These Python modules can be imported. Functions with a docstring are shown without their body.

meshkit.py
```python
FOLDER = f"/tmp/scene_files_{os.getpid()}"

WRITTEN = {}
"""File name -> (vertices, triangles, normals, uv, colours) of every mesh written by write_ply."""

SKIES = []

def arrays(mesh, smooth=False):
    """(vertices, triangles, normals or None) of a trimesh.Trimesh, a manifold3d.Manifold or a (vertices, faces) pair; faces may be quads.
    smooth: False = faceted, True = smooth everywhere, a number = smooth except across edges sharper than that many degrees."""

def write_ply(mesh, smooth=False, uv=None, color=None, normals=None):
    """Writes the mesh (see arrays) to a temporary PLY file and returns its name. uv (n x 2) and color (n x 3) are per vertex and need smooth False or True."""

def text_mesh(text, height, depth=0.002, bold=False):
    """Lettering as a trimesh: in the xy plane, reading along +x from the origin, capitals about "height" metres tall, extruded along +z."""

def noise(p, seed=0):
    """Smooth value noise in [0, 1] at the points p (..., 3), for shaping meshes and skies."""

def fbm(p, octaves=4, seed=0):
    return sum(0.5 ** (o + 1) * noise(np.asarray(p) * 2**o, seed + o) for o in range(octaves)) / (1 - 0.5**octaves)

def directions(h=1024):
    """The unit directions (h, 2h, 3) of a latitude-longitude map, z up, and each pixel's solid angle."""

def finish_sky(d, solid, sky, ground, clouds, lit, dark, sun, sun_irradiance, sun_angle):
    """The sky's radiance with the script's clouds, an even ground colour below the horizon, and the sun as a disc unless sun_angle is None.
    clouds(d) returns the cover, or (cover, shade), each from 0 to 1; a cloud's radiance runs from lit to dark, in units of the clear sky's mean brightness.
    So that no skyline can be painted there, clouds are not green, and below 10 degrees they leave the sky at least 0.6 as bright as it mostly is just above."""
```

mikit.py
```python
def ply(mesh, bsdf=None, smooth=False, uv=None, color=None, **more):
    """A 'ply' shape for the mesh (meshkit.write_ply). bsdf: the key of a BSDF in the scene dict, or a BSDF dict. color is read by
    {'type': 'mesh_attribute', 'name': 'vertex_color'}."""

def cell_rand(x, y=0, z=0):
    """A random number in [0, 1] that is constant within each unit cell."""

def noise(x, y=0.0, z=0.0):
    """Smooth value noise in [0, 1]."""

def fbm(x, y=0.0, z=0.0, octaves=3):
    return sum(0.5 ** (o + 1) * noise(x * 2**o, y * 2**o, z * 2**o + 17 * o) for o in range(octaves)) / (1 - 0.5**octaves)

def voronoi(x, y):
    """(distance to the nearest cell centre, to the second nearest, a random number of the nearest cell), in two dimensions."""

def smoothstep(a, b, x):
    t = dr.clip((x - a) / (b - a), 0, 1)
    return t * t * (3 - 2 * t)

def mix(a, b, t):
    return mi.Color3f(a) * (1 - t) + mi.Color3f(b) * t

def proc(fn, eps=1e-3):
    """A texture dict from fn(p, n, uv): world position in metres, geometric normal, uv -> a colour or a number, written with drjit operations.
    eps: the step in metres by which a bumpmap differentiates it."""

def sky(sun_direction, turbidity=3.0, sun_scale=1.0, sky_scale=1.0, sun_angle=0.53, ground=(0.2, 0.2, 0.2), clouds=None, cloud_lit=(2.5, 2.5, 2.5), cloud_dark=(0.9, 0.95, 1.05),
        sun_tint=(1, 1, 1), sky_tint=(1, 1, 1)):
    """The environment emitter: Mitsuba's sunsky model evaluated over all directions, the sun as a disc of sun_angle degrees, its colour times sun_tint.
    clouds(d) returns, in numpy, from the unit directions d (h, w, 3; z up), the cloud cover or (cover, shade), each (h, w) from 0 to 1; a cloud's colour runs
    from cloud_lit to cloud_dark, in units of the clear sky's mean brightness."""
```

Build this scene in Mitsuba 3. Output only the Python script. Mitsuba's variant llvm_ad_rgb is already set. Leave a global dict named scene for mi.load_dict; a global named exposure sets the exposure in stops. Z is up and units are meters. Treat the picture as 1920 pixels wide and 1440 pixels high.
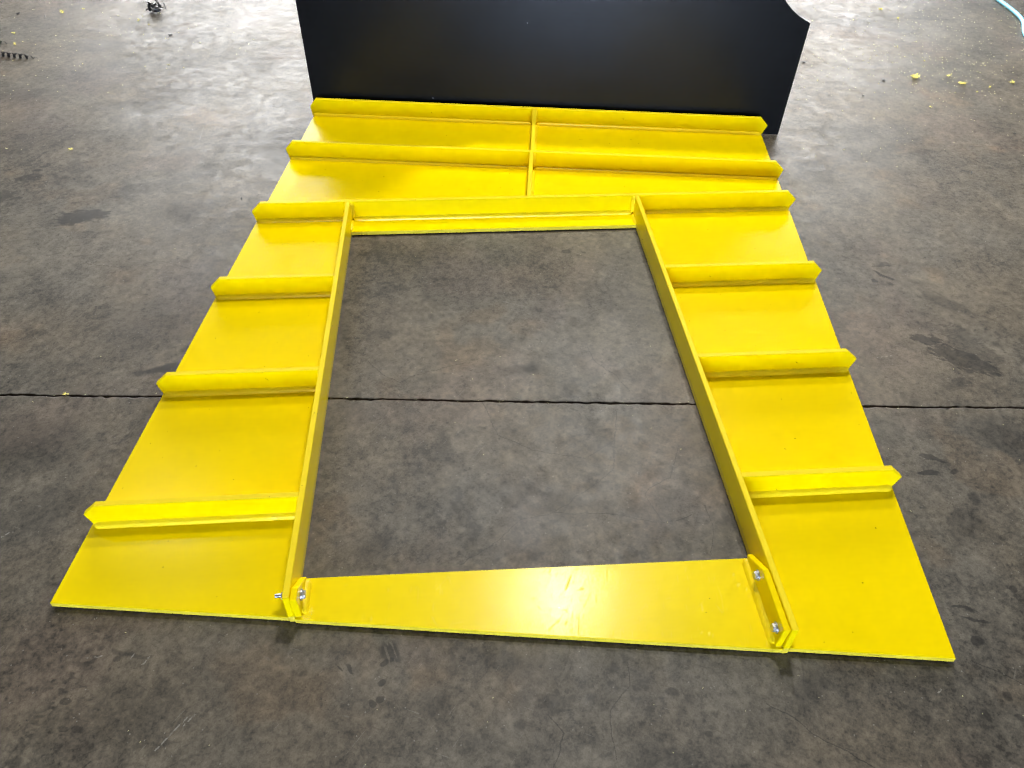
import math
import numpy as np
import trimesh
import drjit as dr
import mitsuba as mi
import mikit
import meshkit
from mikit import noise, fbm, voronoi, cell_rand, smoothstep, mix, proc
from shapely.geometry import Polygon, Point, box as sbox
import manifold3d as m3

T = mi.ScalarTransform4f
scene, labels = {"type": "scene"}, {}
exposure = -0.12
# ------------------------------------------------------------------ camera (phone held at 1.6 m, looking 45 degrees down)
CAM = np.array([0.0, 0.0, 1.6])
AXIS = np.array([0.0638, 0.7062, -0.7051])
UP = np.array([0.0384, 0.7046, 0.7086])
scene["camera"] = {"type": "perspective", "fov": 69.36, "fov_axis": "x", "near_clip": 0.02, "far_clip": 200.0,
                   "to_world": T().look_at(origin=CAM.tolist(), target=(CAM + AXIS).tolist(), up=UP.tolist()),
                   "film": {"type": "hdrfilm", "width": 1024, "height": 768, "rfilter": {"type": "gaussian"}},
                   "sampler": {"type": "independent", "sample_count": 64}}
# ------------------------------------------------------------------ light: dim shed, two daylight doorways, high-bay lamps
AMBIENT = 0.16
DOOR_FRONT, DOOR_BACK = 82.0, 14.0
LAMP_A, LAMP_B, LAMP_C = 470.0, 60.0, 600.0
scene["shed_ambient"] = {"type": "constant", "radiance": {"type": "rgb", "value": [AMBIENT * 1.06, AMBIENT * 0.98, AMBIENT * 0.86]}}


def tag(key, label=None, cat=None, group=None, kind=None):
    labels[key] = {k: v for k, v in (("label", label), ("category", cat), ("group", group), ("kind", kind)) if v}


def numbered(name):
    if name not in USED:
        USED[name] = 0
        return name
    USED[name] += 1
    return f"{name}_{USED[name]:03d}"


USED = {}


def obj(name, mesh, bsdf, parent=None, smooth=False, **more):
    key = numbered((parent + "__" if parent else "") + name)
    scene[key] = mikit.ply(mesh, bsdf, smooth, **more)
    return key


def doorway(key, center, toward, w, h, rad):
    c, t = np.array(center, float), np.array(toward, float)
    scene[key] = {"type": "rectangle", "to_world": T().look_at(origin=c.tolist(), target=t.tolist(), up=[0, 0, 1]) @ T().scale([w / 2, h / 2, 1]),
                  "emitter": {"type": "area", "radiance": {"type": "rgb", "value": list(rad)}},
                  "bsdf": {"type": "diffuse", "reflectance": {"type": "rgb", "value": [0.5, 0.5, 0.5]}}}
    tag(key, kind="structure")


doorway("doorway_daylight", (-0.9, -13.0, 1.65), (-0.9, 0, 1.65), 2.8, 3.2, [DOOR_FRONT * v for v in (0.82, 1.0, 1.34)])
doorway("doorway_daylight_001", (1.2, 13.0, 2.9), (1.2, 0, 2.9), 13.5, 5.6, [DOOR_BACK * v for v in (1.0, 1.0, 1.0)])


def disc(center, r, n=24):
    a = np.linspace(0, 2 * np.pi, n, endpoint=False)
    v = np.vstack([[[0, 0, 0]], np.c_[r * np.cos(a), r * np.sin(a), 0 * a]]) + center
    f = [[0, 1 + (i + 1) % n, 1 + i] for i in range(n)]          # faces down
    return trimesh.Trimesh(v, f, process=False)


def high_bay(center, r, rad, label):
    c = np.array(center, float)
    t = numbered("high_bay_lamp")
    tag(t, label, "lamp", None)
    prof = np.array([(r + 0.05, -0.03), (r + 0.045, -0.03), (0.09, 0.22), (0.09, 0.42), (0.0, 0.42), (0.0, 0.435), (0.105, 0.435), (0.105, 0.225)])
    prof = np.vstack([prof, prof[:1]])
    m = trimesh.creation.revolve(prof, sections=32)
    m.apply_translation(c)
    obj("shade", m, "lamp_metal", t, 40)
    scene[t + "__bulb"] = mikit.ply(disc(c, r), "lamp_glass", emitter={"type": "area", "radiance": {"type": "rgb", "value": list(rad)}})


scene["lamp_metal"] = {"type": "twosided", "bsdf": {"type": "roughconductor", "material": "Al", "alpha": 0.3}}
scene["lamp_glass"] = {"type": "diffuse", "reflectance": {"type": "rgb", "value": [0.7, 0.7, 0.7]}}
high_bay((0.74, 3.28, 4.4), 0.17, [LAMP_A * v for v in (1.0, 0.97, 0.90)], "round high-bay lamp hanging above the rear of the yellow panel")
high_bay((-2.6, 3.9, 3.9), 0.17, [LAMP_B * v for v in (1.0, 0.97, 0.90)], "round high-bay lamp hanging off to the left of the yellow panel")
high_bay((1.2, 5.0, 4.4), 0.17, [LAMP_C * v for v in (1.0, 0.97, 0.90)], "round high-bay lamp hanging behind the black sheet")

# ------------------------------------------------------------------ materials
def floor_stain(x, y, cx, cy, rx, ry, ang, soft):
    c, s = math.cos(ang), math.sin(ang)
    u, v = (x - cx) * c + (y - cy) * s, -(x - cx) * s + (y - cy) * c
    d = dr.sqrt(dr.square(u / rx) + dr.square(v / ry))
    if rx > 0.025 and soft < 0.5:                     # larger dried marks have ragged, streaky edges
        d += 0.60 * (noise(u / rx * 2.6 + cx * 17, v / ry * 4.0, cy * 7) - 0.5) + 0.70 * (noise(u * 60 + cx, v * 190, cy * 3) - 0.5)
    return 1 - smoothstep(1 - soft, 1 + soft, d)


def seg_line(x, y, a, b, w):
    dx, dy = b[0] - a[0], b[1] - a[1]
    L2 = dx * dx + dy * dy
    t = dr.clip(((x - a[0]) * dx + (y - a[1]) * dy) / L2, 0, 1)
    return 1 - smoothstep(w * 0.5, w * 1.5, dr.sqrt(dr.square(x - a[0] - t * dx) + dr.square(y - a[1] - t * dy)))


DARK_STAINS = [  # x, y, rx, ry, angle, softness, strength
    # right of the panel: dried splash, smears, oil drips
    (1.600, 1.640, 0.095, 0.050, -0.75, 0.14, 0.46), (1.660, 1.705, 0.060, 0.110, 0.25, 0.2, 0.28), (1.530, 1.735, 0.040, 0.024, -0.3, 0.14, 0.46), (1.513, 1.523, 0.045, 0.026, 0.2, 0.2, 0.25),
    (1.690, 1.930, 0.090, 0.034, -0.8, 0.3, 0.30), (1.542, 2.094, 0.042, 0.008, -0.7, 0.25, 0.55), (1.490, 2.060, 0.014, 0.010, 0, 0.25, 0.5), (1.560, 2.150, 0.05, 0.007, 0.2, 0.3, 0.4), (1.545, 2.040, 0.012, 0.010, 0, 0.3, 0.45),
    (1.310, 1.240, 0.030, 0.009, -0.25, 0.25, 0.5), (1.283, 1.191, 0.026, 0.011, -0.15, 0.2, 0.55), (1.349, 1.193, 0.013, 0.010, 0, 0.2, 0.5), (1.353, 1.095, 0.014, 0.016, 0, 0.3, 0.4),
    (1.560, 1.290, 0.11, 0.06, -0.7, 0.5, 0.34), (1.30, 1.02, 0.05, 0.045, 0.3, 0.6, 0.25), (1.154, 0.710, 0.014, 0.011, 0.3, 0.2, 0.5), (1.165, 0.790, 0.035, 0.004, -0.4, 0.3, 0.5), (1.180, 0.765, 0.030, 0.004, -0.3, 0.3, 0.5),
    (1.313, 0.830, 0.014, 0.011, 0, 0.2, 0.45), (1.086, 0.555, 0.014, 0.012, 0, 0.25, 0.45), (1.160, 0.585, 0.013, 0.010, 0, 0.25, 0.45), (1.165, 0.545, 0.011, 0.009, 0, 0.25, 0.4),
    # left of the panel
    (-1.467, 2.615, 0.105, 0.050, 0.05, 0.18, 0.58), (-1.500, 2.590, 0.12, 0.02, 0.2, 0.4, 0.25), (-1.778, 2.925, 0.052, 0.026, 0.25, 0.12, 0.45), (-1.763, 2.985, 0.022, 0.012, 0.2, 0.2, 0.42), (-1.742, 3.020, 0.020, 0.010, 0.3, 0.2, 0.40),
    (-1.835, 2.785, 0.060, 0.045, 0.5, 0.2, 0.42), (-1.762, 2.770, 0.020, 0.016, 0, 0.25, 0.35), (-1.765, 2.725, 0.022, 0.014, 0, 0.25, 0.3), (-1.270, 2.830, 0.13, 0.05, 0.35, 0.3, 0.20),
    (-1.400, 3.760, 0.17, 0.085, 0.05, 0.14, 0.24), (-1.420, 3.98, 0.13, 0.10, 0.1, 0.3, 0.14), (-1.971, 4.368, 0.17, 0.085, 0.0, 0.15, 0.22), (-1.600, 4.560, 0.26, 0.11, -0.1, 0.3, 0.18), (-1.890, 4.690, 0.12, 0.06, 0.4, 0.2, 0.18),
    (-1.880, 3.250, 0.20, 0.10, 0.3, 0.6, 0.28), (-2.10, 3.05, 0.16, 0.07, 0.7, 0.6, 0.25), (-2.15, 3.75, 0.16, 0.07, 0.1, 0.3, 0.25), (-1.62, 3.62, 0.16, 0.06, 0.1, 0.3, 0.15),
    (-1.056, 2.500, 0.10, 0.09, 0.2, 0.7, 0.22), (-1.130, 2.660, 0.10, 0.06, 0.1, 0.7, 0.18), (-0.930, 1.735, 0.085, 0.016, 0.25, 0.5, 0.60), (-0.905, 1.725, 0.03, 0.014, 0.3, 0.4, 0.4), (-1.05, 1.95, 0.16, 0.10, 0.3, 0.8, 0.22),
    (-1.25, 1.42, 0.14, 0.09, 0.2, 0.8, 0.30), (-1.10, 1.20, 0.10, 0.06, 0.3, 0.8, 0.22), (-1.35, 1.00, 0.2, 0.1, 0.3, 0.9, 0.2),
    # far right
    (2.502, 4.640, 0.20, 0.075, -0.1, 0.14, 0.26), (2.660, 4.510, 0.11, 0.030, -0.35, 0.15, 0.30), (2.985, 4.690, 0.15, 0.022, -0.15, 0.2, 0.34),
    # inside the opening
    (0.218, 1.663, 0.030, 0.022, 0.1, 0.5, 0.45), (0.175, 1.655, 0.060, 0.022, 0, 0.5, 0.30), (-0.22, 2.10, 0.04, 0.025, 0, 0.5, 0.25), (-0.060, 1.360, 0.022, 0.055, 0, 0.7, 0.30), (-0.28, 1.85, 0.04, 0.03, 0, 0.5, 0.25),
    (0.40, 2.30, 0.016, 0.011, 0, 0.2, 0.42), (0.47, 2.29, 0.008, 0.006, 0, 0.2, 0.4), (0.30, 1.15, 0.2, 0.05, -0.1, 0.9, 0.15), (-0.25, 1.04, 0.05, 0.035, 0.3, 0.6, 0.2),
    # foreground
    (-0.200, 0.734, 0.008, 0.010, 0, 0.2, 0.5), (-0.185, 0.738, 0.006, 0.006, 0, 0.2, 0.5), (-0.196, 0.688, 0.009, 0.008, 0, 0.2, 0.5), (-0.215, 0.646, 0.010, 0.008, 0, 0.2, 0.5), (-0.198, 0.655, 0.009, 0.008, 0, 0.2, 0.5),
    (-0.262, 0.728, 0.004, 0.016, 0.4, 0.3, 0.5), (-0.285, 0.735, 0.003, 0.012, 0.5, 0.3, 0.45), (0.179, 0.640, 0.034, 0.026, 0.2, 0.35, 0.32), (0.100, 0.583, 0.014, 0.016, 0, 0.25, 0.35), (0.105, 0.640, 0.025, 0.018, 0.3, 0.6, 0.22), (0.411, 0.636, 0.018, 0.012, -0.2, 0.25, 0.38), (0.480, 0.545, 0.010, 0.009, 0, 0.2, 0.4),
    (-0.080, 0.640, 0.035, 0.03, 0, 0.6, 0.24), (0.02, 0.555, 0.04, 0.02, 0, 0.7, 0.22), (0.10, 0.72, 0.12, 0.035, -0.1, 0.8, 0.24), (-0.75, 0.66, 0.12, 0.06, 0.2, 0.8, 0.2), (0.72, 0.62, 0.05, 0.035, 0.5, 0.7, 0.28), (0.36, 0.50, 0.05, 0.02, 0, 0.7, 0.25),
    (-0.870, 0.700, 0.012, 0.009, 0, 0.2, 0.42), (-0.830, 0.640, 0.011, 0.008, 0, 0.2, 0.4), (-0.855, 0.640, 0.011, 0.008, 0, 0.2, 0.35), (-0.80, 0.800, 0.010, 0.007, 0, 0.2, 0.35),
]
CRACKS = [  # hairline cracks as polylines in metres
    [(1.12, 0.66), (1.165, 0.635), (1.205, 0.60), (1.23, 0.56), (1.235, 0.51), (1.25, 0.47)],
    [(0.34, 0.71), (0.33, 0.66), (0.285, 0.61), (0.275, 0.56), (0.28, 0.51)],
    [(0.15, 0.61), (0.18, 0.57), (0.16, 0.52), (0.13, 0.47)],
    [(0.62, 0.60), (0.67, 0.57), (0.70, 0.53), (0.76, 0.49), (0.80, 0.455)],
    [(0.05, 1.53), (0.09, 1.40), (0.19, 1.33), (0.33, 1.30), (0.42, 1.36), (0.45, 1.47)],
    [(0.42, 1.36), (0.40, 1.25), (0.29, 1.17), (0.22, 1.12), (0.13, 1.10), (0.05, 1.03), (-0.03, 0.98)],
    [(0.22, 1.12), (0.36, 1.11), (0.50, 1.07), (0.58, 1.09)],
    [(0.50, 1.07), (0.47, 1.17), (0.55, 1.22), (0.60, 1.33)],
    [(-0.30, 1.73), (-0.26, 1.67), (-0.20, 1.63), (-0.15, 1.66), (0.0, 1.70)],
    [(0.50, 1.55), (0.47, 1.62), (0.42, 1.68), (0.40, 1.76)],
    [(-0.93, 0.56), (-0.86, 0.555), (-0.80, 0.56), (-0.78, 0.575)], [(0.60, 0.98), (0.63, 1.05), (0.62, 1.12)],
    [(-1.35, 2.30), (-1.22, 2.27), (-1.08, 2.30), (-0.97, 2.25)], [(-1.75, 3.05), (-1.6, 3.0), (-1.52, 2.92)],
]
PALE = [  # pale scrapes: segments
    ((-0.60, 0.66), (-0.655, 0.59)), ((-0.585, 0.665), (-0.61, 0.635)), ((-0.86, 0.795), (-0.825, 0.80)), ((-0.755, 0.80), (-0.765, 0.775)), ((-0.72, 0.79), (-0.728, 0.775)),
    ((-1.25, 1.05), (-1.22, 1.09)), ((-1.18, 1.12), (-1.15, 1.15)), ((-0.15, 2.14), (-0.10, 2.12)), ((1.33, 1.66), (1.38, 1.665)), ((-0.22, 2.16), (-0.21, 2.16)),
    ((-1.16, 3.37), (-1.15, 3.22)), ((-1.6, 1.15), (-1.52, 1.22)), ((-1.02, 2.52), (-0.99, 2.55)), ((1.0, 0.595), (1.015, 0.605)), ((-1.56, 1.75), (-1.45, 1.72)),
]


def floor_col(p, n, uv):
    x, y = p.x, p.y
    wx = x + 0.05 * (fbm(x * 5, y * 5, 3.1, octaves=4) - 0.5) + 0.026 * (fbm(x * 24, y * 24, 9.0, octaves=3) - 0.5)
    wy = y + 0.05 * (fbm(x * 5, y * 5, 7.7, octaves=4) - 0.5) + 0.026 * (fbm(x * 24, y * 24, 4.0, octaves=3) - 0.5)
    big = fbm(wx * 1.7 + 3, wy * 1.7, 1.0, octaves=4)
    mid = fbm(wx * 6.5, wy * 6.5 + 5, 2.0, octaves=5)
    fine = fbm(x * 75, y * 75, 5.0, octaves=4)
    tiny = noise(x * 420, y * 420, 1.0)
    grit = noise(x * 205, y * 205, 2.0)
    cloud = fbm(wx * 25 + 9, wy * 25, 6.0, octaves=4)
    v = 0.076 + 0.050 * (big - 0.5) + 0.060 * (mid - 0.5) + 0.060 * (cloud - 0.5) + 0.085 * (fine - 0.5) + 0.030 * (tiny - 0.5) + 0.030 * (grit - 0.5)
    v = dr.maximum(v, 0.022)
    hue = smoothstep(0.35, 0.68, fbm(wx * 2.6, wy * 2.6, 11.0, octaves=4))
    col = mi.Color3f(v) * mix((1.20, 1.00, 0.71), (1.12, 1.0, 0.78), hue)
    mauve = smoothstep(0.52, 0.72, fbm(wx * 3.3, wy * 3.3, 21.0, octaves=4))
    col = col * mix((1, 1, 1), (1.03, 0.968, 0.99), mauve)
    rust = smoothstep(0.66, 0.78, fbm(wx * 4.3, wy * 4.3, 31.0, octaves=4))
    col = col * mix((1, 1, 1), (1.14, 0.97, 0.80), rust * 0.6)
    # dried splashes, oily spots of two sizes
    d = mi.Float(1.0)
    for cx, cy, rx, ry, a, soft, st in DARK_STAINS:
        d *= 1 - min(0.8, 1.35 * st) * floor_stain(wx, wy, cx, cy, rx, ry, a, soft)
    f1, f2, r = voronoi(wx * 9, wy * 9)
    d *= 1 - 0.26 * (1 - smoothstep(0.02 + 0.05 * r, 0.10 + 0.10 * r, f1)) * smoothstep(0.78, 0.84, r)
    f1, f2, r = voronoi(wx * 34 + 7, wy * 34)
    d *= 1 - 0.42 * (1 - smoothstep(0.06, 0.20, f1)) * smoothstep(0.86, 0.90, r)
    f1, f2, r = voronoi(x * 95 + 3, y * 95)
    d *= 1 - 0.5 * (1 - smoothstep(0.08, 0.22, f1)) * smoothstep(0.93, 0.95, r) * smoothstep(0.4, 0.65, noise(x * 3, y * 3, 4.0))
    # tyre or drag mark, bottom left
    tr = seg_line(wx, wy, (-0.985, 0.46), (-0.84, 0.845), 0.014) * smoothstep(0.35, 0.75, noise(wx * 90, wy * 150, 3.0) + 0.35 * (1 - smoothstep(0.45, 0.8, y)))
    d *= 1 - 0.5 * tr
    sk = seg_line(wx, wy, (-1.62, 2.02), (-1.90, 1.62), 0.020) * (0.4 + 0.6 * noise(wx * 14, wy * 14, 8.0))
    d *= 1 - 0.38 * sk
    sk = seg_line(wx, wy, (-0.72, 0.795), (-0.81, 0.815), 0.004)
    d *= 1 - 0.4 * sk
    su, sv = (x + 0.190) * 0.94 + (y - 0.770) * 0.34, -(x + 0.190) * 0.34 + (y - 0.770) * 0.94
    blot = 1 - smoothstep(0.6, 1.2, dr.sqrt(dr.square(su / 0.020) + dr.square(sv / 0.034)) + 0.5 * (noise(su * 90, sv * 40, 2.0) - 0.5))
    d *= 1 - 0.68 * blot * smoothstep(0.36, 0.62, noise(su * 330, sv * 28, 6.0))
    # fine dark scuffs in drifting directions
    for ang, sc, k in ((0.35, 26.0, 1.0), (1.2, 22.0, 5.0), (-0.5, 30.0, 9.0)):
        u, w = wx * math.cos(ang) + wy * math.sin(ang), -wx * math.sin(ang) + wy * math.cos(ang)
        d *= 1 - 0.22 * smoothstep(0.82, 0.92, noise(u * sc, w * sc * 7, k)) * smoothstep(0.4, 0.6, noise(u * 4, w * 4, k))
    crk = mi.Float(0.0)
    qx = x + 0.012 * (fbm(x * 30, y * 30, 13.0, octaves=3) - 0.5)
    qy = y + 0.012 * (fbm(x * 30, y * 30, 17.0, octaves=3) - 0.5)
    for poly in CRACKS:
        for a, b in zip(poly[:-1], poly[1:]):
            crk = dr.maximum(crk, seg_line(qx, qy, a, b, 0.0012))
    d *= 1 - 0.55 * crk
    col = col * d
    pale = mi.Float(0.0)
    for a, b in PALE:
        pale = dr.maximum(pale, seg_line(x + 0.25 * (qx - x), y + 0.25 * (qy - y), a, b, 0.0016))
    pale *= smoothstep(0.35, 0.7, noise(x * 200, y * 200, 2.0))
    f1, f2, r = voronoi(x * 60, y * 60 + 11)
    pale = dr.maximum(pale, 0.8 * (1 - smoothstep(0.05, 0.13, f1)) * smoothstep(0.955, 0.96, r))
    for ang, k in ((0.9, 3.0), (-0.4, 12.0)):
        u, w = x * math.cos(ang) + y * math.sin(ang), -x * math.sin(ang) + y * math.cos(ang)
        pale = dr.maximum(pale, 0.35 * smoothstep(0.94, 0.98, noise(u * 22, w * 300, k)) * smoothstep(0.6, 0.8, noise(x * 5, y * 5, k)))
    return mix(col, (0.34, 0.33, 0.30), pale * 0.5)


def floor_rough(p, n, uv):
    return dr.clip(0.56 + 0.14 * (fbm(p.x * 4, p.y * 4, 3.0, octaves=4) - 0.5) + 0.20 * (fbm(p.x * 30, p.y * 30, 8.0, octaves=3) - 0.5), 0.36, 0.8)


def floor_bump(p, n, uv):
    return fbm(p.x * 22, p.y * 22, 0.0, octaves=3) * 1.0 + 0.30 * fbm(p.x * 130, p.y * 130, 5.0, octaves=3)


scene["concrete"] = {"type": "twosided", "bsdf": {"type": "bumpmap", "arbitrary": proc(floor_bump, 2e-3), "scale": 0.0012, "bsdf": {
    "type": "principled", "base_color": proc(floor_col), "roughness": proc(floor_rough), "specular": 0.5}}}
scene["joint_dirt"] = {"type": "diffuse", "reflectance": {"type": "rgb", "value": [0.02, 0.018, 0.016]}}


def yellow_col(p, n, uv):
    x, y, z = p.x, p.y, p.z
    cut = dr.maximum(dr.select((z > 0.0965) & (n.z > 0.4) & (dr.abs(n.x) < 0.9), 0.30, 0.0), dr.select((z < 0.0225) & (dr.abs(n.z) < 0.5), 1.0, 0.0))
    v = fbm(x * 3.1, y * 3.1, z * 9, octaves=3)
    w = noise(x * 25, y * 160, z * 160)
    col = mix((0.88, 0.680, 0.0), (0.89, 0.700, 0.0), v)
    saw = noise(x * 260, y * 260, z * 900 + 3) * 0.5 + 0.5 * fbm(x * 14, y * 14, 4.0, octaves=3)
    col = mix(col, mix((0.66, 0.51, 0.02), (0.72, 0.58, 0.08), saw), cut * 0.85)
    grime = smoothstep(0.60, 0.80, fbm(x * 9, y * 9, z * 9 + 5, octaves=4))
    col = col * (1 - 0.045 * grime) * (1 - 0.02 * w)
    f1, f2, r = voronoi(x * 17 + z * 13, y * 17 + z * 7)
    spot = (1 - smoothstep(0.02, 0.045, f1)) * smoothstep(0.95, 0.955, r)
    f1, f2, r = voronoi(x * 45 + 3 + z * 31, y * 45 + z * 11)
    spot = dr.maximum(spot, (1 - smoothstep(0.04, 0.08, f1)) * smoothstep(0.985, 0.988, r))
    return mix(col, (0.22, 0.15, 0.02), spot * 0.6)


def yellow_rough(p, n, uv):
    return dr.clip(0.24 + 0.12 * (fbm(p.x * 8, p.y * 8, p.z * 8, octaves=4) - 0.5) + 0.25 * dr.select((p.z > 0.0965) & (n.z > 0.4), 1.0, 0.0), 0.15, 0.6)


def scratches(p):
    s = mi.Float(0.0)
    for ang, k, su, sv, th in ((1.45, 1.0, 26.0, 330.0, 0.88), (1.15, 5.0, 34.0, 260.0, 0.89), (0.1, 9.0, 20.0, 300.0, 0.91), (0.75, 14.0, 30.0, 280.0, 0.92), (2.0, 19.0, 24.0, 300.0, 0.92)):
        x, y = p.x + 0.01 * noise(p.x * 12, p.y * 12, k), p.y + 0.01 * noise(p.x * 12, p.y * 12, k + 3)
        u, w = x * math.cos(ang) + y * math.sin(ang), -x * math.sin(ang) + y * math.cos(ang)
        s = dr.maximum(s, smoothstep(th, th + 0.06, noise(u * su, w * sv, k)) * smoothstep(0.42, 0.62, noise(x * 9, y * 9, k + 7) + 0.16 * dr.exp(-dr.square((p.x - 0.25) / 0.28)) - 0.06))
    return s


def worn_rough(p, n, uv):
    return dr.clip(0.235 + 0.05 * (fbm(p.x * 10, p.y * 10, 3.0, octaves=4) - 0.5) + 0.22 * scratches(p), 0.12, 0.6)


def worn_bump(p, n, uv):
    return 0.06 * fbm(p.x * 14, p.y * 14, 1.0, octaves=3) + 0.014 * scratches(p) + 0.0012 * fbm(p.x * 160, p.y * 160, 2.0, octaves=2)


def worn_col(p, n, uv):
    return mix(yellow_col(p, n, uv), (0.88, 0.72, 0.12), 0.12 * scratches(p))


def sheet_bump(p, n, uv):
    return 0.35 * fbm(p.x * 3, p.y * 3, p.z * 3, octaves=2) + 0.02 * fbm(p.x * 60, p.y * 60, p.z * 60, octaves=2)


scene["yellow_plastic"] = {"type": "twosided", "bsdf": {"type": "bumpmap", "arbitrary": proc(sheet_bump, 3e-3), "scale": 0.003, "bsdf": {
    "type": "principled", "base_color": proc(yellow_col), "roughness": proc(yellow_rough), "specular": 0.10}}}
scene["worn_yellow"] = {"type": "twosided", "bsdf": {"type": "bumpmap", "arbitrary": proc(worn_bump, 1e-3), "scale": 0.004, "bsdf": {
    "type": "principled", "base_color": proc(worn_col), "roughness": proc(worn_rough), "specular": 0.24}}}


def weld_col(p, n, uv):
    return mix((0.88, 0.665, 0.0), (0.90, 0.70, 0.02), fbm(p.x * 30, p.y * 30, p.z * 30, octaves=3))


scene["weld_plastic"] = {"type": "twosided", "bsdf": {"type": "principled", "base_color": proc(weld_col), "roughness": 0.30, "specular": 0.2}}


def black_col(p, n, uv):
    f1, f2, r = voronoi(p.x * 14, p.z * 14)
    spot = (1 - smoothstep(0.02, 0.05, f1)) * smoothstep(0.988, 0.99, r)
    return mix(mix((0.0026, 0.0031, 0.0036), (0.0034, 0.0040, 0.0046), noise(p.x * 3, p.z * 240, 1.0)), (0.3, 0.3, 0.3), spot * 0.5)


def black_rough(p, n, uv):
    return 0.265 + 0.02 * (noise(p.x * 2.5, p.z * 170, 3.0) - 0.5) + 0.05 * (fbm(p.x * 3, p.z * 3, 5.0, octaves=3) - 0.5)


scene["black_plastic"] = {"type": "twosided", "bsdf": {"type": "principled", "base_color": proc(black_col), "roughness": proc(black_rough), "specular": 0.19}}
scene["swarf_plastic"] = {"type": "twosided", "bsdf": {"type": "principled", "base_color": {"type": "rgb", "value": [0.012, 0.012, 0.012]}, "roughness": 0.4}}
scene["shaving_plastic"] = {"type": "twosided", "bsdf": {"type": "principled", "base_color": {"type": "rgb", "value": [0.90, 0.79, 0.20]}, "roughness": 0.4}}
scene["pale_chip"] = {"type": "twosided", "bsdf": {"type": "principled", "base_color": {"type": "rgb", "value": [0.86, 0.80, 0.42]}, "roughness": 0.5}}


def zinc(p, n, uv):
    return 0.30 + 0.15 * noise(p.x * 900, p.y * 900, p.z * 900)


scene["zinc_steel"] = {"type": "twosided", "bsdf": {"type": "principled", "base_color": {"type": "rgb", "value": [0.50, 0.52, 0.55]}, "metallic": 1.0, "roughness": proc(zinc)}}
scene["hose_rubber"] = {"type": "twosided", "bsdf": {"type": "principled", "base_color": {"type": "rgb", "value": [0.14, 0.50, 0.66]}, "roughness": 0.35}}

# ------------------------------------------------------------------ floor: two concrete slabs with an open joint between them
rng = np.random.default_rng(5)


def joint_y(x):
    return 1.642 - 0.0740 * (x + 1.377)


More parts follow.
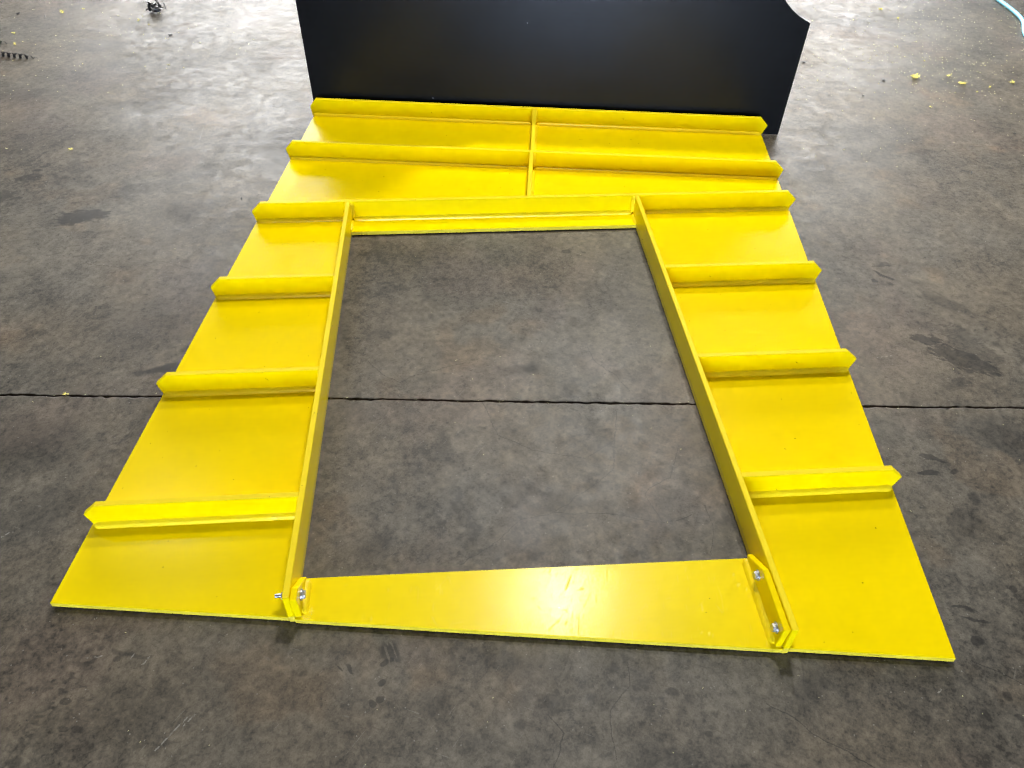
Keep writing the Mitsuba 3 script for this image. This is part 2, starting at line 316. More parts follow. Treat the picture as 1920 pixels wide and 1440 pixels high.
xs = np.unique(np.concatenate([np.linspace(-14, -2.6, 40), np.arange(-2.6, 2.8, 0.006), np.linspace(2.8, 14, 40)]))
P = np.c_[xs, 0 * xs, 0 * xs]
wob = 0.006 * (meshkit.fbm(P * 3.0, 3, 1) - 0.5)
near_chip = 0.005 * (meshkit.fbm(P * 60.0, 3, 2) - 0.5) + 0.012 * np.clip(meshkit.fbm(P * 16 + 5, 3, 3) - 0.60, 0, 1)
far_chip = 0.005 * (meshkit.fbm(P * 60.0, 3, 8) - 0.5) + 0.010 * np.clip(meshkit.fbm(P * 16 + 9, 3, 9) - 0.62, 0, 1)
y_near = joint_y(xs) + wob - 0.0036 - 1.5 * near_chip
y_far = joint_y(xs) + wob + 0.0036 + 1.5 * far_chip


def slab(edge, far, sign):
    n = len(xs)
    top_e = np.c_[xs, edge, np.full(n, -0.0012)]
    top_i = np.c_[xs, edge + sign * 0.0025, 0 * xs]
    top_f = np.c_[xs, np.full(n, far), 0 * xs]
    bot = np.c_[xs, edge, np.full(n, -0.035)]
    v = np.vstack([bot, top_e, top_i, top_f])
    f = []
    for k in range(3):
        a, b = np.arange(n - 1) + k * n, np.arange(n - 1) + (k + 1) * n
        q = np.c_[a, a + 1, b + 1, b]
        f += [q[:, [0, 1, 2]], q[:, [0, 2, 3]]]
    f = np.vstack(f)
    return trimesh.Trimesh(v, f if sign > 0 else f[:, ::-1], process=False)


tag("floor", kind="structure")
obj("slab", slab(y_near, -9.0, -1), "concrete", "floor")
obj("slab", slab(y_far, 14.0, 1), "concrete", "floor")
bed = trimesh.creation.box((28, 0.20, 0.01))
bed.apply_transform(trimesh.transformations.rotation_matrix(math.atan(-0.074), (0, 0, 1)))
bed.apply_translation((0, joint_y(0), -0.035))
obj("joint_bed", bed, "joint_dirt", "floor")

# ------------------------------------------------------------------ mesh helpers
def mani(m):
    mm = m.to_mesh()
    return trimesh.Trimesh(np.array(mm.vert_properties)[:, :3], np.array(mm.tri_verts), process=False)


def bevel_prism(poly, thick, c=0.0017):
    """Prism of a convex 2-D outline (n x 2) along +w from 0 to thick, edges chamfered by c; axes (s, z, w)."""
    P0 = Polygon(poly)
    Pi = np.array(P0.buffer(-c, join_style=2).exterior.coords)[:-1]
    P0 = np.array(P0.exterior.coords)[:-1]
    pts = [np.c_[Pi, np.full(len(Pi), 0.0)], np.c_[P0, np.full(len(P0), c)], np.c_[P0, np.full(len(P0), thick - c)], np.c_[Pi, np.full(len(Pi), thick)]]
    return mani(m3.Manifold.hull_points(np.vstack(pts)))


def frame_map(mesh, origin, s_dir, w_dir):
    """(s, z, w) -> world: origin + s*s_dir + w*w_dir, z up."""
    v = np.array(mesh.vertices)
    o, s, w = (np.array(a, float) for a in (origin, s_dir, w_dir))
    out = o + v[:, :1] * s + v[:, 1:2] * np.array([0, 0, 1.0]) + v[:, 2:3] * w
    m = trimesh.Trimesh(out, mesh.faces, process=False)
    if m.volume < 0:
        m.invert()
    return m


def bead(a, b, n1, n2, w, seed, step=0.006, ends=0.008):
    """A hand-laid weld bead along a-b in the corner of the two surfaces whose outward normals are n1 and n2."""
    a, b, n1, n2 = (np.array(x, float) for x in (a, b, n1, n2))
    L = np.linalg.norm(b - a)
    k = max(4, int(L / step))
    t = np.linspace(0, 1, k)
    q = np.c_[t * L * 1.0, np.full(k, seed * 3.7), 0 * t]
    r = w * (1 + 0.10 * (meshkit.fbm(q * 9, 2, seed) - 0.5) + 0.10 * (meshkit.fbm(q * 55, 2, seed + 5) - 0.5))
    e = np.minimum(t, 1 - t) * L
    r = r * np.sqrt(np.clip(0.35 + 0.65 * e / ends, 0, 1))
    ph = np.linspace(0, np.pi / 2, 7)
    rad = 0.88 + 0.06 * np.sin(2 * ph)
    rad[0] = rad[-1] = 1.0
    ring = np.vstack([[[-0.002 / w, -0.002 / w]], np.c_[np.cos(ph) * rad, np.sin(ph) * rad] ])
    ring[1, 1] -= 0.06
    ring[-1, 0] -= 0.06
    c = a + t[:, None] * (b - a)
    v = c[:, None] + r[:, None, None] * (ring[None, :, :1] * n1 + ring[None, :, 1:] * n2)
    m = len(ring)
    i, j = np.meshgrid(np.arange(k - 1), np.arange(m), indexing="ij")
    q4 = np.stack([i * m + j, i * m + (j + 1) % m, (i + 1) * m + (j + 1) % m, (i + 1) * m + j], -1).reshape(-1, 4)
    f = np.vstack([q4[:, [0, 1, 2]], q4[:, [0, 2, 3]], [[0, x + 1, x] for x in range(1, m - 1)], [[(k - 1) * m, (k - 1) * m + x, (k - 1) * m + x + 1] for x in range(1, m - 1)]])
    mesh = trimesh.Trimesh(v.reshape(-1, 3), f, process=False)
    if mesh.volume < 0:
        mesh.invert()
    return mesh


# ------------------------------------------------------------------ the yellow ribbed panel
PANEL = "ribbed_panel"
USED[PANEL] = 0
tag(PANEL, "large yellow plastic panel with welded ribs round a square opening, lying flat on the concrete", "panel")
Z0, ZT, ZR, TH = 0.0055, 0.0210, 0.100, 0.0155
UPV = (0, 0, 1)
DIR = np.array([0.9916, -0.1293, 0.0])           # along the skewed outer edges of the sheet
NRM = np.array([0.1293, 0.9916, 0.0])
XL, XR, YB = -0.4075, 0.6890, 2.431              # inner faces of the side rails, front edge of the strip behind the opening
FL, FR = np.array([-0.973, 0.926]), np.array([1.069, 0.662])


def left_x(y):
    return -0.973 + 0.1255 * (y - 0.926)


def right_x(y):
    return 1.069 + 0.1395 * (y - 0.662)


R1L, R1R = np.array([-0.664, 3.442]), np.array([1.419, 3.170])   # back of the rearmost rib at the sheet edges
back = 0.006
BL, BR = np.array([left_x(3.448), 3.448]), np.array([right_x(3.176), 3.176])
fy_at = lambda x: FL[1] + (x - FL[0]) * (FR[1] - FL[1]) / (FR[0] - FL[0])
hole = Polygon([(XL - TH - 0.0005, 0.3), (XR + TH + 0.0005, 0.3), (XR + TH + 0.0005, 2.514), (XR - 0.0005, 2.514), (XR - 0.0005, YB), (XL + 0.0005, YB), (XL + 0.0005, 2.514), (XL - TH - 0.0005, 2.514)])
sheet = Polygon([FL, FR, BR, BL]).difference(hole)

def chamfered_sheet(poly, z0, z1, c=0.0014):
    """Extruded outline whose top arris is chamfered: bottom cap, walls, chamfer band and top cap share one triangulation."""
    poly = poly.simplify(1e-6)
    if not poly.exterior.is_ccw:
        poly = Polygon(list(poly.exterior.coords)[::-1])
    o = np.array(poly.exterior.coords)[:-1]
    e = np.roll(o, -1, 0) - o
    e /= np.linalg.norm(e, axis=1, keepdims=True)
    nr = np.c_[-e[:, 1], e[:, 0]]                 # inward normals (ccw)
    pn = np.roll(nr, 1, 0)
    i = o + c * (nr + pn) / (1 + (nr * pn).sum(1, keepdims=True))
    vv, ff = trimesh.creation.triangulate_polygon(poly, engine="earcut")
    vv = np.array(vv)
    idx = np.array([np.argmin(np.linalg.norm(o - q, axis=1)) for q in vv])
    ff = idx[np.array(ff)]
    a = o[ff]
    p, q = a[:, 1] - a[:, 0], a[:, 2] - a[:, 0]
    flip = p[:, 0] * q[:, 1] - p[:, 1] * q[:, 0] < 0
    ff[flip] = ff[flip][:, ::-1]
    n = len(o)
    v3 = np.vstack([np.c_[o, np.full(n, z0)], np.c_[o, np.full(n, z1 - c)], np.c_[i, np.full(n, z1)]])
    f = [ff[:, ::-1], ff + 2 * n]
    for lv in (0, 1):
        p0 = np.arange(n) + lv * n
        p1 = (np.arange(n) + 1) % n + lv * n
        f += [np.c_[p0, p1, p1 + n], np.c_[p0, p1 + n, p0 + n]]
    return trimesh.Trimesh(v3, np.vstack(f), process=False)


obj("base_plate", chamfered_sheet(sheet, Z0, ZT), "yellow_plastic", PANEL)

# side rails, standing on edge along both sides of the opening
def rail(x0, y0, y1):
    return frame_map(bevel_prism([(-0.006, 0.003), (y1 - y0, 0.003), (y1 - y0, ZR), (0, ZR)], TH), (x0, y0, 0), (0, 1, 0), (1, 0, 0))


Y_RIB3 = 2.531                                    # back of the rib behind the opening
YF3 = Y_RIB3 - TH
key = obj("side_rail", rail(XL - TH, 0.860, YF3 - 0.0005), "yellow_plastic", PANEL)
obj("weld_bead", bead((XL - TH, 0.90, ZT), (XL - TH, 2.50, ZT), (-1, 0, 0), UPV, 0.008, 31), "weld_plastic", key, 50)
obj("weld_bead", bead((XL, 2.439, ZT), (XL, YF3 - 0.012, ZT), (1, 0, 0), UPV, 0.009, 33), "weld_plastic", key, 50)
key = obj("side_rail", rail(XR, 0.713, YF3 - 0.0005), "yellow_plastic", PANEL)
obj("weld_bead", bead((XR + TH, 0.72, ZT), (XR + TH, 2.50, ZT), (1, 0, 0), UPV, 0.008, 32), "weld_plastic", key, 50)
obj("weld_bead", bead((XR, 2.439, ZT), (XR, YF3 - 0.012, ZT), (-1, 0, 0), UPV, 0.009, 34), "weld_plastic", key, 50)


def stub_rib(y_back, x_in, x_base, x_tip, x_top, seed):
    """Rib from a side rail out past the sheet's edge, its outer end cut to a point."""
    yf = y_back - TH
    sg = 1 if x_tip > x_in else -1
    L = [abs(q - x_in) for q in (x_base, x_tip, x_top)]
    prof = [(0, ZT + 0.0004), (L[0], ZT + 0.0004), (L[1], 0.064), (L[2], ZR - 0.0015), (0, ZR - 0.0015)]
    r = obj("rib", frame_map(bevel_prism(prof, TH), (x_in, yf, 0), (sg, 0, 0), (0, 1, 0)), "yellow_plastic", PANEL)
    obj("weld_bead", bead((x_in + sg * 0.006, yf, ZT), (x_base - sg * 0.004, yf, ZT), (0, -1, 0), UPV, 0.0130, seed), "weld_plastic", r, 50)
    obj("weld_bead", bead((x_in, yf, ZT + 0.012), (x_in, yf, ZR - 0.006), (0, -1, 0), (sg, 0, 0), 0.007, seed + 50), "weld_plastic", r, 50)
    return r


XLO, XRO = XL - TH - 0.0004, XR + TH + 0.0004
stub_rib(1.1535, XLO, -0.941, -0.951, -0.914, 1)
stub_rib(1.1490, XRO, 1.132, 1.144, 1.107, 2)
stub_rib(1.6085, XLO, -0.886, -0.895, -0.857, 3)
stub_rib(1.6040, XRO, 1.198, 1.209, 1.168, 4)
stub_rib(2.0640, XLO, -0.829, -0.836, -0.800, 5)
stub_rib(2.0590, XRO, 1.259, 1.271, 1.234, 6)
# the long rib behind the opening
prof = [(-0.772, ZT + 0.0004), (1.325, ZT + 0.0004), (1.343, 0.064), (1.303, ZR), (-0.744, ZR), (-0.781, 0.064)]
r3 = obj("rib", frame_map(bevel_prism(prof, TH), (0, YF3, 0), (1, 0, 0), (0, 1, 0)), "yellow_plastic", PANEL)
for i, (a, b) in enumerate(((-0.768, XLO - 0.004), (XL + 0.004, XR - 0.004), (XRO + 0.004, 1.320))):
    obj("weld_bead", bead((a, YF3, ZT), (b, YF3, ZT), (0, -1, 0), UPV, 0.0130, 7 + i), "weld_plastic", r3, 50)
for x, sg, sd, w in ((XL, 1, 60, 0.013), (XR, -1, 61, 0.013), (XLO, -1, 62, 0.008), (XRO, 1, 63, 0.008)):
    obj("weld_bead", bead((x, YF3, ZT + 0.008), (x, YF3, ZR - 0.004), (0, -1, 0), (sg, 0, 0), w, sd), "weld_plastic", r3, 50)


def skew_rib(pl, pr, tops, tips, seed, x_spine):
    """Rib across the whole sheet parallel to its skewed front edge; pl, pr: back line at the sheet edges."""
    d = pr - pl
    L = np.linalg.norm(d)
    d3, n3 = np.array([*(d / L), 0]), np.array([-d[1] / L, d[0] / L, 0])
    c = d[0] / L
    prof = [(0, ZT + 0.0004), (L, ZT + 0.0004), ((tips[1] - pl[0]) / c, 0.064), ((tops[1] - pl[0]) / c, ZR), ((tops[0] - pl[0]) / c, ZR), ((tips[0] - pl[0]) / c, 0.064)]
    o = np.array([*pl, 0]) - n3 * TH
    r = obj("rib", frame_map(bevel_prism(prof, TH), o, d3, n3), "yellow_plastic", PANEL)
    ss = (x_spine - pl[0]) / c
    for i, (a, b) in enumerate(((0.004, ss - 0.012), (ss + 0.012, L - 0.004))):
        obj("weld_bead", bead(o + d3 * a + [0, 0, ZT], o + d3 * b + [0, 0, ZT], -n3, UPV, 0.0130, seed + i), "weld_plastic", r, 50)
    for sg in (-1, 1):
        q = o + d3 * (ss + sg * 0.0085)
        obj("weld_bead", bead(q + [0, 0, ZT + 0.012], q + [0, 0, ZR - 0.006], -n3, d3 * sg, 0.007, seed + 5 + sg), "weld_plastic", r, 50)
    return o, d3, n3


R2L, R2R = np.array([-0.714, 3.027]), np.array([1.361, 2.764])
o1, d1, n1 = skew_rib(R1L, R1R, (-0.639, 1.400), (-0.669, 1.436), 20, 0.372)
o2, d2, n2 = skew_rib(R2L, R2R, (-0.690, 1.334), (-0.723, 1.373), 24, 0.324)


def spine(a, b, seed):
    a, b = np.array(a), np.array(b)
    d = (b - a) / np.linalg.norm(b - a)
    n = np.array([-d[1], d[0]])
    L = np.linalg.norm(b - a)
    d3, n3 = np.array([*d, 0]), np.array([*n, 0])
    o = np.array([*a, 0]) - n3 * 0.0085
    r = obj("spine", frame_map(bevel_prism([(0, ZT + 0.0004), (L, ZT + 0.0004), (L, ZR - 0.001), (0, ZR - 0.001)], 0.017), o, d3, n3), "yellow_plastic", PANEL)
    for sg, off in ((-1, 0.0), (1, 0.017)):
        q = o + n3 * off + [0, 0, ZT]
        obj("weld_bead", bead(q + d3 * 0.006, q + d3 * (L - 0.016), n3 * sg, UPV, 0.011, seed + sg), "weld_plastic", r, 50)


def on_line(pl, pr, x, off):
    d = (pr - pl) / np.linalg.norm(pr - pl)
    n = np.array([-d[1], d[0]])
    y = pl[1] + (x - pl[0]) * (pr[1] - pl[1]) / (pr[0] - pl[0])
    return np.array([x, y]) + n * off


spine((0.2765, Y_RIB3 + 0.0006), on_line(R2L, R2R, 0.3205, -TH - 0.0006), 70)
spine(on_line(R2L, R2R, 0.3235, 0.0006), on_line(R1L, R1R, 0.3715, -TH - 0.0006), 74)

# tapered cross strip bolted between the front ends of the rails, its rear edge riding a little high
XA, XB = XL + 0.0006, XR - 0.0006
yfs = lambda x: fy_at(x) - 0.004
strip = Polygon([(XA, yfs(XA)), (XB, yfs(XB)), (XB, 0.944), (XA, 0.955)])
m = chamfered_sheet(strip, 0.0050, 0.0205)
v = np.array(m.vertices)
th = math.radians(0.0)
piv = np.array([0.0, yfs(0.0)])
rel = (v[:, 1] - yfs(v[:, 0]))
v[:, 2] += rel * math.tan(th)
m.vertices = v
STRIP = obj("cross_strip", m, "worn_yellow", PANEL)


def strip_z(x, y):
    return 0.0205 + (y - yfs(x)) * math.tan(th)


def bracket(x0, sg, prof, wa, wb, seed):
    b = obj("end_bracket", frame_map(bevel_prism(prof, TH, 0.0016), (x0, 0, 0), (0, 1, 0), (1, 0, 0)), "yellow_plastic", PANEL)
    xf = x0 + (TH if sg > 0 else 0)
    obj("weld_bead", bead((xf, wa, strip_z(xf, wa)), (xf, wb, strip_z(xf, wb)), (sg, 0, 0), UPV, 0.013, seed), "weld_plastic", b, 50)


yl, yr = fy_at(-0.40) + 0.003, fy_at(0.68) + 0.003
bracket(XL + 0.001, 1, [(yl, 0.020), (0.950, 0.024), (0.950, 0.034), (0.886, 0.095), (yl, 0.095)], yl + 0.008, 0.948, 81)
bracket(XR - TH - 0.001, -1, [(yr, 0.020), (0.942, 0.034), (0.942, 0.040), (0.866, 0.095), (yr, 0.095)], yr + 0.008, 0.938, 83)


def hexagon(r):
    return Polygon([(r * math.cos(a), r * math.sin(a)) for a in np.arange(6) * math.pi / 3 + 0.2])


def bolt(x_head, sg, y, z, x_nut, length=0.060):
    """Hex bolt through bracket and rail: head and washer on the opening's side, nut and threaded end outside; sg: the way the head faces along x."""
    ax = np.array([sg, 0, 0.0])

    def along(mesh, x):
        vv = np.array(mesh.vertices)
        return trimesh.Trimesh(np.c_[x + sg * vv[:, 2], y + vv[:, 0], z + sg * vv[:, 1]], mesh.faces, process=False)

    head = trimesh.creation.extrude_polygon(hexagon(0.0102), 0.0065, engine="earcut")
    dome = trimesh.creation.cylinder(0.0090, 0.0012, sections=24)
    dome.apply_translation((0, 0, 0.0069))
    flange = trimesh.creation.cylinder(0.0112, 0.0016, sections=32)
    flange.apply_translation((0, 0, 0.0008))
    shank = trimesh.creation.cylinder(0.0048, length, sections=20)
    shank.apply_translation((0, 0, -0.0005 - length / 2))
    k = obj("bolt", along(trimesh.util.concatenate([head, dome, flange, shank]), x_head + sg * 0.0026), "zinc_steel", PANEL)
    wsh = trimesh.creation.annulus(0.0052, 0.0134, 0.0024, sections=36)
    wsh.apply_translation((0, 0, 0.0013))
    obj("washer", along(wsh, x_head), "zinc_steel", k)
    nut = trimesh.creation.extrude_polygon(hexagon(0.0095), 0.008, engine="earcut")
    nut.apply_translation((0, 0, -0.0105))
    w2 = trimesh.creation.annulus(0.0052, 0.0120, 0.0022, sections=36)
    w2.apply_translation((0, 0, -0.0012))
    obj("washer", along(w2, x_nut), "zinc_steel", k)
    obj("nut", along(nut, x_nut), "zinc_steel", k)


bolt(XL + 0.001 + TH, 1, 0.889, 0.060, XL - TH)
bolt(XR - TH - 0.001, -1, 0.873, 0.060, XR + TH, 0.047)
bolt(XR - TH - 0.001, -1, 0.741, 0.060, XR + TH, 0.047)

# ------------------------------------------------------------------ black sheet standing on edge behind the panel
A, B = np.array([1.512, 3.190]), np.array([-0.660, 3.474])
ub = (B - A) / np.linalg.norm(B - A)
nb = np.array([ub[1], -ub[0]])
nb = nb if nb[1] > 0 else -nb
LB = np.linalg.norm(B - A)
LEAN = math.tan(math.radians(3.6))                # the sheet leans back a little
cc, R = np.array([-0.124, 0.798]), 0.3283
arc = [(cc[0] + R * math.cos(a), cc[1] + R * math.sin(a)) for a in np.radians(np.linspace(-70.2, -36, 24))]
lobe = [(1.48 + 0.14 * math.cos(a), 1.43 + 0.14 * math.sin(a)) for a in np.radians(np.linspace(200, -20, 20))]
outline = Polygon([(0.0, 0.002)] + arc + [(0.17, 0.635), (1.28, 0.66), (1.33, 0.82)] + lobe + [(1.70, 1.10), (LB - 0.25, 1.02), (LB + 0.020, 0.80), (LB, 0.002)])
m = trimesh.creation.extrude_polygon(outline, 0.015, engine="earcut")
vv = np.array(m.vertices)
m = trimesh.Trimesh(np.c_[A[0] + vv[:, 0] * ub[0] + (vv[:, 2] + LEAN * vv[:, 1]) * nb[0], A[1] + vv[:, 0] * ub[1] + (vv[:, 2] + LEAN * vv[:, 1]) * nb[1], vv[:, 1] - LEAN * vv[:, 2] + 0.001], m.faces, process=False)
if m.volume < 0:
    m.invert()
tag(obj("black_sheet", m, "black_plastic"), "black plastic sheet standing on edge behind the yellow panel, right corner cut in a curve", "plastic sheet")

# ------------------------------------------------------------------ blue hose, swarf and chips on the floor
def spline(pts, n):
    from scipy.interpolate import CubicSpline
    pts = np.array(pts, float)
    s = np.r_[0, np.cumsum(np.linalg.norm(np.diff(pts, axis=0), axis=1))]
    return CubicSpline(s, pts)(np.linspace(0, s[-1], n))


def tube(path, r, sides=14):
    t = np.gradient(path, axis=0)
    t /= np.linalg.norm(t, axis=1, keepdims=True)
    a = np.cross(t, [0, 0, 1.0])
    a /= np.linalg.norm(a, axis=1, keepdims=True)
    b = np.cross(a, t)
    g = np.linspace(0, 2 * np.pi, sides, endpoint=False)
    rr = np.broadcast_to(r, (len(path),))
    v = path[:, None] + rr[:, None, None] * (np.cos(g)[None, :, None] * a[:, None] + np.sin(g)[None, :, None] * b[:, None])
    i, j = np.meshgrid(np.arange(len(path) - 1), np.arange(sides), indexing="ij")
    q = np.stack([i * sides + j, i * sides + (j + 1) % sides, (i + 1) * sides + (j + 1) % sides, (i + 1) * sides + j], -1).reshape(-1, 4)
    return trimesh.Trimesh(v.reshape(-1, 3), np.vstack([q[:, [0, 1, 2]], q[:, [0, 2, 3]]]), process=False)


hp = spline([(3.50, 6.2, 0.012), (3.64, 5.6, 0.012), (3.612, 5.038, 0.012), (3.592, 4.79, 0.012), (3.548, 4.61, 0.012), (3.452, 4.43, 0.012), (3.402, 4.27, 0.012), (3.44, 4.05, 0.012), (3.75, 3.8, 0.012), (4.4, 3.7, 0.012)], 160)
tag(obj("blue_hose", tube(hp, 0.0115), "hose_rubber", None, True), "light blue rubber hose snaking across the floor at the far right", "hose")


def ribbon(path, width, wdir, thick=0.0006):
    """A strip of given width along a path, wdir per point, with real thickness."""
    t = np.gradient(path, axis=0)
    t /= np.linalg.norm(t, axis=1, keepdims=True) + 1e-9
    n = np.cross(t, wdir)
    n /= np.linalg.norm(n, axis=1, keepdims=True) + 1e-9
    w = np.broadcast_to(width, (len(path),))[:, None] / 2
    c = [path + wdir * w + n * thick / 2, path - wdir * w + n * thick / 2, path - wdir * w - n * thick / 2, path + wdir * w - n * thick / 2]
    v = np.stack(c, 1).reshape(-1, 3)
    k = len(path)
    i, j = np.meshgrid(np.arange(k - 1), np.arange(4), indexing="ij")
    q = np.stack([i * 4 + j, i * 4 + (j + 1) % 4, (i + 1) * 4 + (j + 1) % 4, (i + 1) * 4 + j], -1).reshape(-1, 4)
    e = (k - 1) * 4
    return trimesh.Trimesh(v, np.vstack([q[:, [0, 1, 2]], q[:, [0, 2, 3]], [[0, 2, 1], [0, 3, 2], [e, e + 1, e + 2], [e, e + 2, e + 3]]]), process=False)


def curl(rg, size, width):
    """One curled shaving, about size across, its lowest point at z = 0."""
    k = 18
    t = np.linspace(0, 1, k)
    turn = rg.uniform(1.2, 4.0)
    r = size * 0.32 * (0.6 + 0.7 * t)
    ph = turn * t + rg.uniform(0, 6)
    path = np.c_[r * np.cos(ph), size * 0.5 * (t - 0.5) * rg.uniform(0.3, 1.6), r * np.sin(ph) * rg.uniform(0.3, 0.8)]
    wd = np.tile([0.15, 1.0, 0.1], (k, 1))
    wd = wd / np.linalg.norm(wd, axis=1, keepdims=True)
    m = ribbon(path, width * (0.5 + 0.5 * np.sin(np.pi * (0.12 + 0.8 * t))), wd, 0.0008)
    m.apply_transform(trimesh.transformations.rotation_matrix(rg.uniform(0, 6.28), (0, 0, 1)))
    return m


def tuft(seed, size, count, width):
    rg = np.random.default_rng(seed)
    parts = []
    for i in range(count):
        m = curl(rg, size * rg.uniform(0.5, 1.0), width * rg.uniform(0.6, 1.3))
        m.apply_transform(trimesh.transformations.rotation_matrix(rg.uniform(-0.6, 0.6), (1, 0.3, 0)))
        m.apply_translation((*(rg.normal(0, size * 0.16, 2)), 0))
        m.apply_translation((0, 0, -m.bounds[0][2] + (rg.uniform(0, size * 0.16) if i else 0)))
        parts.append(m)
    m = trimesh.util.concatenate(parts)
    m.apply_translation((0, 0, -m.bounds[0][2] + 0.0004))
    return m


def put(name, mesh, bsdf, x, y, label, cat, group=None):
    mesh = mesh.copy()
    mesh.apply_translation((x, y, 0))
    tag(obj(name, mesh, bsdf), label, cat, group)


GY = "yellow shavings on the floor"
SHAV = [  # x, y, size, curls, label
    (2.470, 3.810, 0.085, 9, "largest yellow plastic shaving on the right, a ragged curl on the pale floor"),
    (2.669, 3.830, 0.055, 3, "thin slanting yellow plastic curl just right of the largest shaving"),
    (2.697, 3.727, 0.055, 9, "frayed yellow tuft of plastic between the slanting curl and the flat arc"),
    (2.978, 3.729, 0.048, 9, "frayed yellow tuft of plastic nearest the right edge of the picture"),
    (2.826, 3.681, 0.042, 3, "flat arc of yellow plastic between the two frayed tufts"),
    (2.720, 3.625, 0.030, 3, "small yellow curl in front of the flat arc of plastic"),
    (2.389, 3.458, 0.030, 5, "small round yellow crumb lying nearest the yellow panel on the right"),
    (2.748, 4.867, 0.050, 6, "round yellow scrap near the top edge, right of the black sheet"),
    (2.787, 4.703, 0.034, 5, "small yellow scrap just in front of the round one near the top edge"),
    (2.640, 4.040, 0.026, 2, "short yellow sliver behind the largest shaving"),
    (-2.330, 4.900, 0.060, 4, "long yellow sliver beside a crumb near the top left of the floor"),
    (-2.215, 4.960, 0.040, 4, "bent yellow curl right of the long sliver at the top left"),
    (-2.466, 4.560, 0.045, 3, "slim slanting yellow sliver at the far left, behind the flat one"),
    (-2.405, 4.400, 0.050, 4, "flat stubby yellow sliver at the far left, behind the black spiral"),
    (-1.835, 4.760, 0.034, 5, "pale yellow crumb left of the black tangle"),
    (-1.760, 4.690, 0.030, 3, "pointed yellow chip in front of the black tangle"),
    (-2.300, 3.600, 0.036, 2, "narrow pale yellow sliver at the left edge, in front of the black spiral"),
    (-2.330, 3.815, 0.028, 4, "pale yellow crumb at the left edge, just in front of the black spiral"),
    (-1.690, 3.165, 0.036, 6, "pale frayed chip alone on the floor left of the panel's rear ribs"),
    (-1.185, 1.632, 0.036, 4, "yellow shaving caught in the floor joint left of the panel"),
]
for i, (x, y, s, c, lab) in enumerate(SHAV):
    put("yellow_shaving", tuft(100 + i, s * (0.60 if x > 0 else 0.55), c, s * (0.2 if x > 0 else 0.13)), "shaving_plastic", x, y, lab, "plastic shaving", GY)

# black tangle of swarf and black spiral at the top left
rg = np.random.default_rng(77)
parts = []
for i in range(22):
    m = curl(rg, rg.uniform(0.05, 0.11), rg.uniform(0.010, 0.020))
    m.apply_transform(trimesh.transformations.rotation_matrix(rg.uniform(-0.9, 0.9), (1, rg.uniform(-1, 1), 0)))
    m.apply_translation((rg.normal(0, 0.026), rg.normal(0, 0.022), 0))
    m.apply_translation((0, 0, -m.bounds[0][2] + rg.uniform(0, 0.026)))
    parts.append(m)
tangle = trimesh.util.concatenate(parts)
tangle.apply_translation((0, 0, -tangle.bounds[0][2] + 0.0005))
put("black_swarf", tangle, "swarf_plastic", -1.765, 4.90, "crumpled tangle of black plastic swarf near the top left of the floor", "swarf")


def spiral(a, b, r, pitch, width, seed):
    a, b = np.array(a, float), np.array(b, float)
    L = np.linalg.norm(b - a)
    k = int(L / pitch * 22)
    t = np.linspace(0, 1, k)
    d = (b - a) / L
    s = np.cross(d, [0, 0, 1.0])
    rr = r * (0.25 + 0.75 * np.clip((1 - t) * 7, 0, 1))
    wig = 0.006 * np.sin(t * 9 + seed)
    ph = t * L / pitch * 2 * np.pi
    path = a + d * (t * L)[:, None] + s * (rr * np.cos(ph) + wig)[:, None] + np.array([0, 0, 1.0]) * (rr * (1 + np.sin(ph)))[:, None]
    wd = np.tile(d, (k, 1)) + 0.25 * s
    wd /= np.linalg.norm(wd, axis=1, keepdims=True)
    m = ribbon(path, width * np.clip((1 - t) * 9, 0.25, 1), wd, 0.0012)
    m.apply_translation((0, 0, -m.bounds[0][2] + 0.0004))
    return m


put("black_swarf", spiral((-2.75, 4.33, 0), (-2.205, 4.190, 0), 0.0105, 0.034, 0.017, 1), "swarf_plastic", 0, 0, "long black spiral of plastic swarf reaching in from the left edge", "swarf")
put("black_swarf", spiral((-2.80, 4.52, 0), (-2.440, 4.400, 0), 0.010, 0.034, 0.016, 2), "swarf_plastic", 0, 0, "short end of black swarf behind the long spiral at the left edge", "swarf")


def chip(seed, s, flat=0.45):
    rg = np.random.default_rng(seed)
    p = rg.normal(0, 1, (9, 3))
    p /= np.linalg.norm(p, axis=1, keepdims=True)
    p *= np.array([s, s * rg.uniform(0.3, 0.6), s * 0.5 * flat])
    m = trimesh.convex.convex_hull(p)
    m.apply_transform(trimesh.transformations.rotation_matrix(rg.uniform(0, 3.1), (0, 0, 1)))
    m.apply_translation((0, 0, -m.bounds[0][2] + 0.0002))
    return m


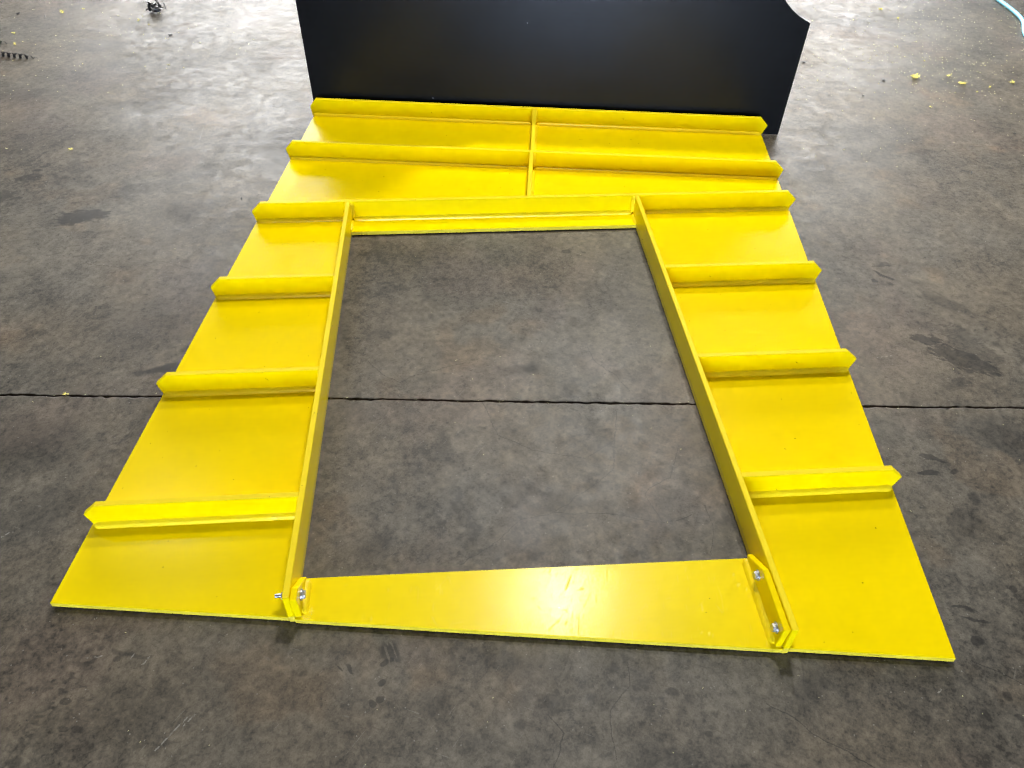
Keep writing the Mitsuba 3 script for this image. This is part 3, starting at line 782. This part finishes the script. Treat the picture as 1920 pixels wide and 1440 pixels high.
for i, (x, y, s, lab) in enumerate([
        (1.94, 4.03, 0.022, "black plastic chip on the pale floor nearest the black sheet's right edge"),
        (2.285, 3.785, 0.022, "black plastic chip just left of the largest yellow shaving"),
        (2.255, 2.80, 0.016, "lone black chip on bare floor right of the panel's rear ribs"),
        (-0.872, 2.72, 0.014, "small black chip close to the panel's left edge, beside the second rib"),
        (-2.12, 3.39, 0.020, "black chip at the left edge of the picture, in front of the black spiral"),
        (-2.57, 4.88, 0.020, "black chip in the top left corner of the floor, left of its twin"),
        (-2.40, 4.84, 0.014, "smaller black chip in the top left corner, left of the long yellow sliver"),
        (-1.60, 4.52, 0.020, "black chip lying in front of the black tangle of swarf"),
        (2.66, 3.16, 0.012, "tiny black chip on the floor in front of the small round yellow crumb"),
        (2.10, 3.60, 0.012, "tiny black chip between the black sheet and the yellow crumb")]):
    put("black_chip", chip(300 + i, s), "swarf_plastic", x, y, lab, "plastic chip", "black chips on the floor")

# fine pale swarf dust: nobody could count it
rg = np.random.default_rng(11)
pieces, cen = [], []
for (cx, cy, sx, sy, cnt, lo, hi) in [(2.5, 3.95, 0.42, 0.28, 420, 0.0022, 0.0060), (2.9, 4.5, 0.5, 0.4, 330, 0.0022, 0.0060), (-2.0, 4.5, 0.45, 0.4, 150, 0.0025, 0.0070), (-2.2, 3.4, 0.45, 0.5, 60, 0.002, 0.005),
                                      (2.2, 3.2, 0.5, 0.35, 70, 0.002, 0.005), (3.45, 4.45, 0.12, 0.3, 60, 0.003, 0.009), (-1.5, 1.5, 0.5, 0.5, 28, 0.0015, 0.0035), (1.5, 1.2, 0.5, 0.5, 40, 0.0015, 0.0030), (0.35, 1.75, 0.35, 0.3, 26, 0.0015, 0.003), (0.0, 0.62, 0.9, 0.08, 26, 0.001, 0.0025)]:
    for i in range(cnt):
        x, y = cx + rg.normal(0, sx), cy + rg.normal(0, sy)
        if left_x(y) - 0.03 < x < right_x(y) + 0.03 and fy_at(x) - 0.03 < y < 3.5 and not (XL + 0.03 < x < XR - 0.03 and 1.0 < y < YB - 0.03):
            continue
        m = chip(int(rg.integers(1e9)), rg.uniform(lo, hi), 0.5)
        m.apply_translation((x, y, 0))
        pieces.append(m)
for i in range(60):                                   # crumbs along the floor joint
    x = rg.uniform(-1.5, 1.9)
    m = chip(int(rg.integers(1e9)), rg.uniform(0.0012, 0.0032), 0.6)
    m.apply_translation((x, joint_y(x) + rg.normal(0, 0.004), -0.001))
    pieces.append(m)
tag(obj("swarf_dust", trimesh.util.concatenate(pieces), "pale_chip"), "fine pale yellow plastic swarf dust scattered over the concrete floor", "swarf", None, "stuff")
